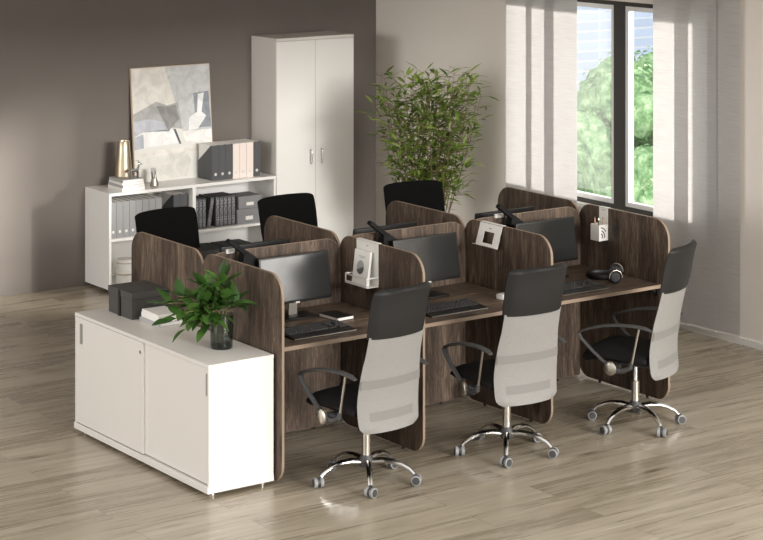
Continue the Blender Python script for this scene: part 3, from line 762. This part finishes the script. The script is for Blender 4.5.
MB().box((dv+.0152, -hd+.004, .396), (hl-s_-.0002, hd-.0082, .418)).build('shelf', WHITE2, t, smooth=False)
MB().box((-hl+s_+.0002, hd-.008, .0302), (hl-s_-.0002, hd, BH-.0253)).build('back_panel', WHITE2, t, smooth=False)
for x in (-hl+.05, hl-.05, dv):
    for y in (-hd+.05, hd-.05): MB().cyl((x, y, 0), (x, y, .0298), .018).build('foot', DGREY, t)

def ring_pull(parent, y, z):
    MB().tube([(0, y-.0005, z), (0, y-.004, z)], [.0125, .011], 16).build('ring_pull', RING, parent)
def binder(x, w_, z, mt, label, group, h=.285, d=.27, y=4.90):
    t = thing('binder', label, 'binder', (x+w_/2, y, z), 0, group)
    a = w_/2-.0015
    m = MB(); m.box((-a, 0, 0), (a, .003, h)); m.box((-a, .003, 0), (-a+.003, d, h)); m.box((a-.003, .003, 0), (a, d, h)); m.build('cover', mt, t, smooth=False)
    MB().box((-a+.004, .012, .004), (a-.004, d-.006, h-.002)).build('pages', PAPER, t, smooth=False)
    ring_pull(t, 0, .05)
ordn = ['against the left side', 'second from the left side', 'third from the left side', 'fourth from the left side', 'fifth from the left side', 'sixth from the left side', 'seventh from the left side', 'just before the gap']
for i in range(8): binder(1.996+.0590*i, .0595, .4302, FILEG, 'light grey binder in the upper left of the bookcase, '+ordn[i], 'grey binders')
def magfile(x, w_, z, mt, label, group, h=.288, d=.23, y=4.93, low=.14):
    """upright magazine file whose sides are cut down towards the back"""
    t = thing('magazine_file', label, 'magazine file', (x+w_/2, y, z), 0, group)
    a = w_/2-.001
    side = lambda q: [(q, 0, 0), (q, d, 0), (q, d, low), (q, .022, h), (q, 0, h)]
    m = MB(); m.prism(side(-a), (.0025, 0, 0)); m.prism(side(a-.0025), (.0025, 0, 0)); m.box((-a+.0025, 0, 0), (a-.0025, .0025, h)); m.box((-a+.0025, d-.0025, .0), (a-.0025, d, low)); m.box((-a+.0025, .0025, 0), (a-.0025, d-.0025, .0025)); m.build('case', mt, t, smooth=False)
    MB().box((-a+.004, .01, .003), (a-.004, d-.008, h-.003)).build('papers', PAPER, t, smooth=False)
    ring_pull(t, 0, .05)
for i in range(2): magfile(2.592+.066*i, .066, .4302, FILED, ['dark grey file with slanted side in the upper left of the bookcase', 'dark grey file next to the bookcase divider'][i], 'dark files in the bookcase')
kinds = [FILED]*3+[FILEP]*3+[FILED]
lab = ['anthracite magazine file on the bookcase top, leftmost', 'anthracite magazine file on the bookcase top, second from left', 'anthracite magazine file on the bookcase top, just left of the pink ones', 'blush pink magazine file on the bookcase top, left of three', 'blush pink magazine file on the bookcase top, middle of three', 'blush pink magazine file on the bookcase top, right of three', 'anthracite magazine file on the bookcase top, right of the pink ones']
for i in range(7): magfile(2.963+.0666*i, .0666, BH+.0005, kinds[i], lab[i], 'magazine files on the bookcase', y=4.943)

def pbinder(x, w_, label, lean=0):
    t = thing('patterned_binder', label, 'binder', (x, 4.92, .4183), 0, 'speckled binders')
    if lean: t.rotation_euler = (0, R(lean), 0); t.location.z += .0062
    MB().box((.0008, 0, 0), (w_-.0008, .2, .245), .002, 1).build('cover', FILED, t)
    MB().box((.005, -.0012, .012), (w_-.005, .0, .233)).build('spine_label', SPINE, t, smooth=False)
for i in range(3): pbinder(2.79+.034*i, .034, 'narrow speckled binder right of the bookcase divider, '+['touching the divider', 'middle of the first three', 'just left of the leaning one'][i])
pbinder(2.9, .036, 'speckled binder leaning to the right against the upright ones', 9)
for i in range(5): pbinder(2.983+.038*i, .038, 'upright speckled binder right of the leaning one, '+['the one it leans on', 'second of five', 'middle of five', 'fourth of five', 'nearest the grey boxes'][i])
def cardbox(x0, x1, y0, y1, z, h, label, grp):
    t = thing('storage_box', label, 'box', ((x0+x1)/2, (y0+y1)/2, z), 0, grp)
    a, b = (x1-x0)/2, (y1-y0)/2
    MB().box((-a+.004, -b+.004, 0), (a-.004, b-.004, h*.68), .001, 1).build('body', GREYBOX, t)
    MB().box((-a, -b, h*.68+.0004), (a, b, h), .001, 1).build('lid', GREYBOX, t)
    MB().box((-.035, -b+.0005, h*.25), (.035, -b+.0035, h*.5)).build('label_holder', PAPER, t, smooth=False)
    for sx in (-1, 1):
        m = MB(); m.box((sx*a-.008*(sx > 0), -b-.0012, h*.9), (sx*a+.008*(sx < 0), -b-.0001, h)); m.build('corner_fitting', GOLD, t, smooth=False)
cardbox(3.18, 3.415, 4.90, 5.12, .4183, .123, 'grey card box with label, lower one of the pair in the bookcase', 'grey card boxes')
cardbox(3.195, 3.42, 4.905, 5.11, .4183+.1235, .103, 'grey card box with label, upper one of the pair in the bookcase', 'grey card boxes')
def tin(z, h, r, label):
    t = thing('round_tin', label, 'tin', (2.19, 5.0, z), 0, 'white round tins')
    MB().cyl((0, 0, 0), (0, 0, h*.72), r, seg=32).build('body', WHITE2, t)
    MB().lathe([(r+.003, h*.62), (r+.003, h*.72), (r+.004, h*.72), (r+.004, h*.62)], seg=32, caps=False).build('gold_band', GOLD, t)
    MB().cyl((0, 0, h*.7205), (0, 0, h), r+.004, seg=32).build('lid', WHITE2, t)
tin(.0502, .105, .074, 'white round tin with gold lid, lower of two in the bookcase'); tin(.1555, .08, .068, 'white round tin with gold lid, upper of two in the bookcase')
for i, (x0, x1, lab) in enumerate(((2.80, 3.08, 'flat charcoal box low in the bookcase next to the divider'), (3.10, 3.38, 'flat charcoal box low in the bookcase towards the wardrobe'))):
    t = thing('flat_box', lab, 'box', ((x0+x1)/2, 5.05, .0502), 0, 'flat charcoal boxes')
    a = (x1-x0)/2; MB().box((-a+.003, -.15, 0), (a-.003, .15, .15), .002, 1).build('body', BOXG, t); MB().box((-a, -.153, .1503), (a, .153, .185), .002, 1).build('lid', BOXG, t)

# on top of the bookcase
z = BH+.0005
for i, (h_, lab) in enumerate(((.026, 'white book at the bottom of the stack under the gold vase'), (.020, 'white book second from the bottom under the gold vase'), (.018, 'white book third from the bottom under the gold vase'), (.022, 'greyish white book on top of the stack under the gold vase'))):
    book('book', (2.212, 5.02, z), .205-.005*i, .25-.006*i, h_, PAPER if i in (0, 2) else PAPERG, lab, R((-1, 1, -2, 0)[i]), 'book', 'books stacked on the bookcase'); z += h_+.0005
TOPZ = z
t = thing('gold_vase', 'tall champagne gold vase standing on the stack of books', 'vase', (2.212, 5.07, TOPZ))
MB().lathe([(.0, 0), (.066, 0), (.070, .006), (.066, .08), (.054, .19), (.048, .285), (.045, .29), (.043, .285), (.049, .19), (.06, .02), (0, .02)], caps=False).build('body', GOLD, t)
# chrome deer figurine: one continuous body
t = thing('deer_figurine', 'small chrome deer figurine standing in front of the gold vase', 'figurine', (2.235, 4.94, TOPZ))
m = MB()
m.tube([(-.045, 0, .06), (-.03, 0, .068), (0, 0, .064), (.028, 0, .066), (.04, 0, .074)], [.008, .016, .014, .016, .010], 12)
m.tube([(.03, 0, .068), (.042, 0, .09), (.046, 0, .112)], [.012, .008, .007], 10); m.tube([(.040, 0, .117), (.052, 0, .117), (.074, 0, .108)], [.006, .0095, .004], 10)
for x, dx in ((-.036, -.008), (.03, .004)):
    for y in (-.009, .009): m.tube([(x, y, .066), (x+dx, y, .032), (x+dx*.2, y, 0)], [.009, .005, .0045], 8)
m.tube([(-.045, 0, .064), (-.056, 0, .055)], [.004, .002], 6); m.build('body', CHROME, t)
for y in (-1, 1): MB().tube([(.044, y*.004, .121), (.036, y*.01, .138), (.022, y*.018, .142)], [.003, .0025, .0012], 6).build('antler', CHROME, t)
# pen pot
PZ = BH+.0005
t = thing('pen_pot', 'small silver pen pot on the bookcase top in front of the canvas', 'pen holder', (2.445, 4.985, PZ))
MB().lathe([(0, 0), (.032, 0), (.036, .008), (.026, .05), (.022, .065), (.02, .065), (.023, .05), (.031, .008), (0, .006)], caps=False).build('body', STEEL, t)
for i, (dx, dy, h_, mt, lab) in enumerate(((-.009, .004, .115, BLACK, 'black pen in the silver pen pot'), (.007, .006, .12, TAN, 'tan pencil in the silver pen pot'), (.002, -.008, .105, PAPER, 'white pen in the silver pen pot'))):
    p = thing('pencil' if mt is TAN else 'pen', lab, 'pencil' if mt is TAN else 'pen', (2.445+dx, 4.985+dy, PZ+.0085))
    MB().cyl((0, 0, 0), (dx*.9, dy*.6, h_-.015), .0045, seg=8).build('barrel', mt, p); MB().cyl((dx*.9, dy*.6, h_-.0149), (dx, dy*.7, h_), .0045, .0012, seg=8).build('tip', DGREY, p)
t = thing('note_card', 'small grey card propped behind the silver pen pot', 'card', (2.475, 5.03, PZ), R(-5))
MB().box((-.022, -.001, 0), (.022, .001, .14), 0, 1, Matrix.Rotation(R(-12), 4, 'X')).build('card', PAPERG, t, smooth=False)

# abstract canvas leaning on the wall
CWd, CHt = .735, .93; LEAN = R(-4.8)
t = thing('abstract_canvas', 'large pale abstract canvas leaning on the wall above the bookcase', 'painting', (2.752, 5.185, PZ), 0)
Mc = Matrix.Rotation(LEAN, 4, 'X')
MB().box((-CWd/2, 0, 0), (CWd/2, .018, CHt), .001, 1, Mc).build('canvas', mat('canvas_cream', (228, 226, 220), .8), t)
m = MB(); e = .006
for a, b in (((-CWd/2-e, -.001, 0), (-CWd/2-.0003, .02, CHt+e)), ((CWd/2+.0003, -.001, 0), (CWd/2+e, .02, CHt+e)), ((-CWd/2, -.001, CHt+.0003), (CWd/2, .02, CHt+e))): m.box(a, b, 0, 1, Mc)
m.build('frame', mat('pale_wood_frame', (206, 184, 160), .5), t, smooth=False)
def paint(name, col, pts, lay):
    """brush patch; pts in fractions of the canvas from its top left corner"""
    m, nt, b = nodes('paint_'+name); L = nt.links.new
    tc = N(nt, 'ShaderNodeTexCoord'); n = N(nt, 'ShaderNodeTexNoise', Scale=9, Detail=5, Distortion=1.2); L(tc.outputs['Object'], n.inputs['Vector'])
    r = ramp(nt, n.outputs['Fac'], [(.35, tuple(max(0, c-12) for c in col)), (.65, tuple(min(255, c+10) for c in col))]); L(r.outputs['Color'], b.inputs['Base Color']); b.inputs['Roughness'].default_value = .8
    P_ = [Mc @ Vector((-CWd/2+u*CWd, -.0002-.0005*lay, CHt*(1-v))) for u, v in pts]
    MB().prism(P_, (0, -.0004, 0)).build(name, m, t, smooth=False)
paint('cream_field', (226, 222, 214), [(0, 0), (.42, 0), (.55, .33), (.3, .36), (0, .4)], 1)
paint('grey_field', (202, 203, 203), [(.42, .0), (1, 0), (1, .58), (.63, .58), (.55, .33)], 1)
paint('grey_band', (176, 175, 172), [(0, .40), (.3, .30), (.43, .34), (.58, .32), (.62, .56), (.2, .50), (0, .54)], 2)
paint('blue_grey_wash', (188, 190, 196), [(0, .46), (.2, .45), (.5, .5), (.45, .57), (.1, .56), (0, .6)], 3)
paint('dark_patch', (148, 147, 144), [(.3, .34), (.42, .35), (.55, .34), (.58, .47), (.44, .57), (.36, .44)], 4)
paint('slate_patch', (146, 150, 158), [(.78, .25), (.98, .24), (1, .56), (.8, .56)], 2)
paint('white_stroke', (240, 240, 238), [(.84, .26), (.92, .25), (.88, .42), (.94, .46), (.82, .57), (.7, .58), (.72, .46), (.82, .42)], 3)
paint('white_block', (243, 242, 240), [(.12, .56), (.5, .55), (.58, .68), (.12, .70)], 3)
paint('dark_edge', (98, 100, 106), [(.50, .55), (.535, .555), (.60, .69), (.575, .69)], 4)
paint('pink_white_field', (238, 234, 230), [(.62, .58), (1, .58), (1, .72), (.66, .69)], 2)
paint('blue_corner', (182, 185, 192), [(0, .60), (.12, .58), (.12, .70), (0, .71)], 3)
paint('lower_panel', (222, 220, 212), [(.14, .79), (.66, .76), (.72, .84), (.66, .98), (.18, .985)], 2)
paint('left_strip', (232, 228, 220), [(.02, .74), (.9, .70), (.98, .74), (.9, .76), (.1, .79)], 1)

# ------------------------------------------------------------------ wardrobe
x0, x1, y0, y1, hh = 3.5525, 4.342, 4.884, 5.282, 1.9376
t = thing('wardrobe', 'tall white two-door cupboard standing in the corner beside the bookcase', 'wardrobe', ((x0+x1)/2, (y0+y1)/2, 0))
a, b = (x1-x0)/2, (y1-y0)/2
MB().box((-a+.002, -b+.02, .03), (a-.002, b, hh-.0252)).build('carcass', WHITE, t, smooth=False)
MB().box((-a, -b, hh-.025), (a, b, hh), .0015, 1).build('top', WHITE, t)
MB().box((-a+.02, -b+.03, 0), (a-.02, b-.01, .0298)).build('plinth', WHITE, t, smooth=False)
for sg in (-1, 1):
    d = MB().box((min(sg*.0012, sg*(a-.002)), -b+.001, .034), (max(sg*.0012, sg*(a-.002)), -b+.0195, hh-.028), .001, 1).build('door', WHITE2, t)
    hx_ = sg*.055; m = MB(); m.tube([(hx_, -b+.001, .862), (hx_, -b-.022, .866), (hx_, -b-.026, .88), (hx_, -b-.026, .965), (hx_, -b-.022, .979), (hx_, -b+.001, .983)], .0055, 8); m.build('handle', CHROME, d)

# ------------------------------------------------------------------ bamboo plant in the corner
t = thing('bamboo_plant', 'bushy bamboo plant with narrow leaves in front of the beige wall', 'plant', (4.30, 3.76, 0))
MB().lathe([(0, 0), (.13, 0), (.15, .01), (.18, .34), (.185, .35), (.17, .35), (.165, .30), (0, .30)], caps=False).build('pot', METALW, t)
MB().lathe([(0, .301), (.162, .301), (.162, .305), (0, .31)], caps=False).build('soil', SOIL, t)
st = MB(); lf = MB(); rnd = random.Random(21)
rv = Vector((cos(-YAW), sin(-YAW), 0)); fv = Vector((sin(YAW), cos(YAW), 0))
rv, fv = Vector((.81, -.58, 0)), Vector((.58, .81, 0))
for i in range(46):
    a = 2.399*i; q = math.sqrt((i+.5)/46)
    b0 = Vector((cos(a)*.11*q, sin(a)*.11*q, .30))
    ex = rv*cos(a)*q*.46+fv*sin(a)*q*.24
    top = Vector((ex.x, ex.y, rnd.uniform(1.46, 1.72)-.04*q)); mid = b0.lerp(top, .45)+Vector((ex.x*.12, ex.y*.12, 0))
    P2 = []
    for k in range(15):
        u = k/14; P2.append((1-u)**2*b0+2*u*(1-u)*mid+u*u*top)
    st.tube(P2, [.0042-.003*k/14 for k in range(15)], 6)
    for k in range(46):
        u = rnd.uniform(.34, 1) if k < 43 else 1
        p = P2[min(14, int(u*14))]; az = rnd.uniform(0, 2*pi)
        out = Vector((cos(az), sin(az), rnd.uniform(-.1, .9)))
        p1 = p+out.normalized()*rnd.uniform(.01, .10)
        st.tube([p, p1], [.0016, .0009], 4)
        leaf(lf, p1, out+Vector((rnd.uniform(-.5, .5), rnd.uniform(-.5, .5), rnd.uniform(-.4, .4))), rnd.uniform(.075, .135), rnd.uniform(.018, .028), Vector((rnd.uniform(-.5, .5), rnd.uniform(-.5, .5), 1)), rnd.uniform(.0, .35))
st.build('canes', STEMD, t); lf.build('leaves', LEAF2, t)
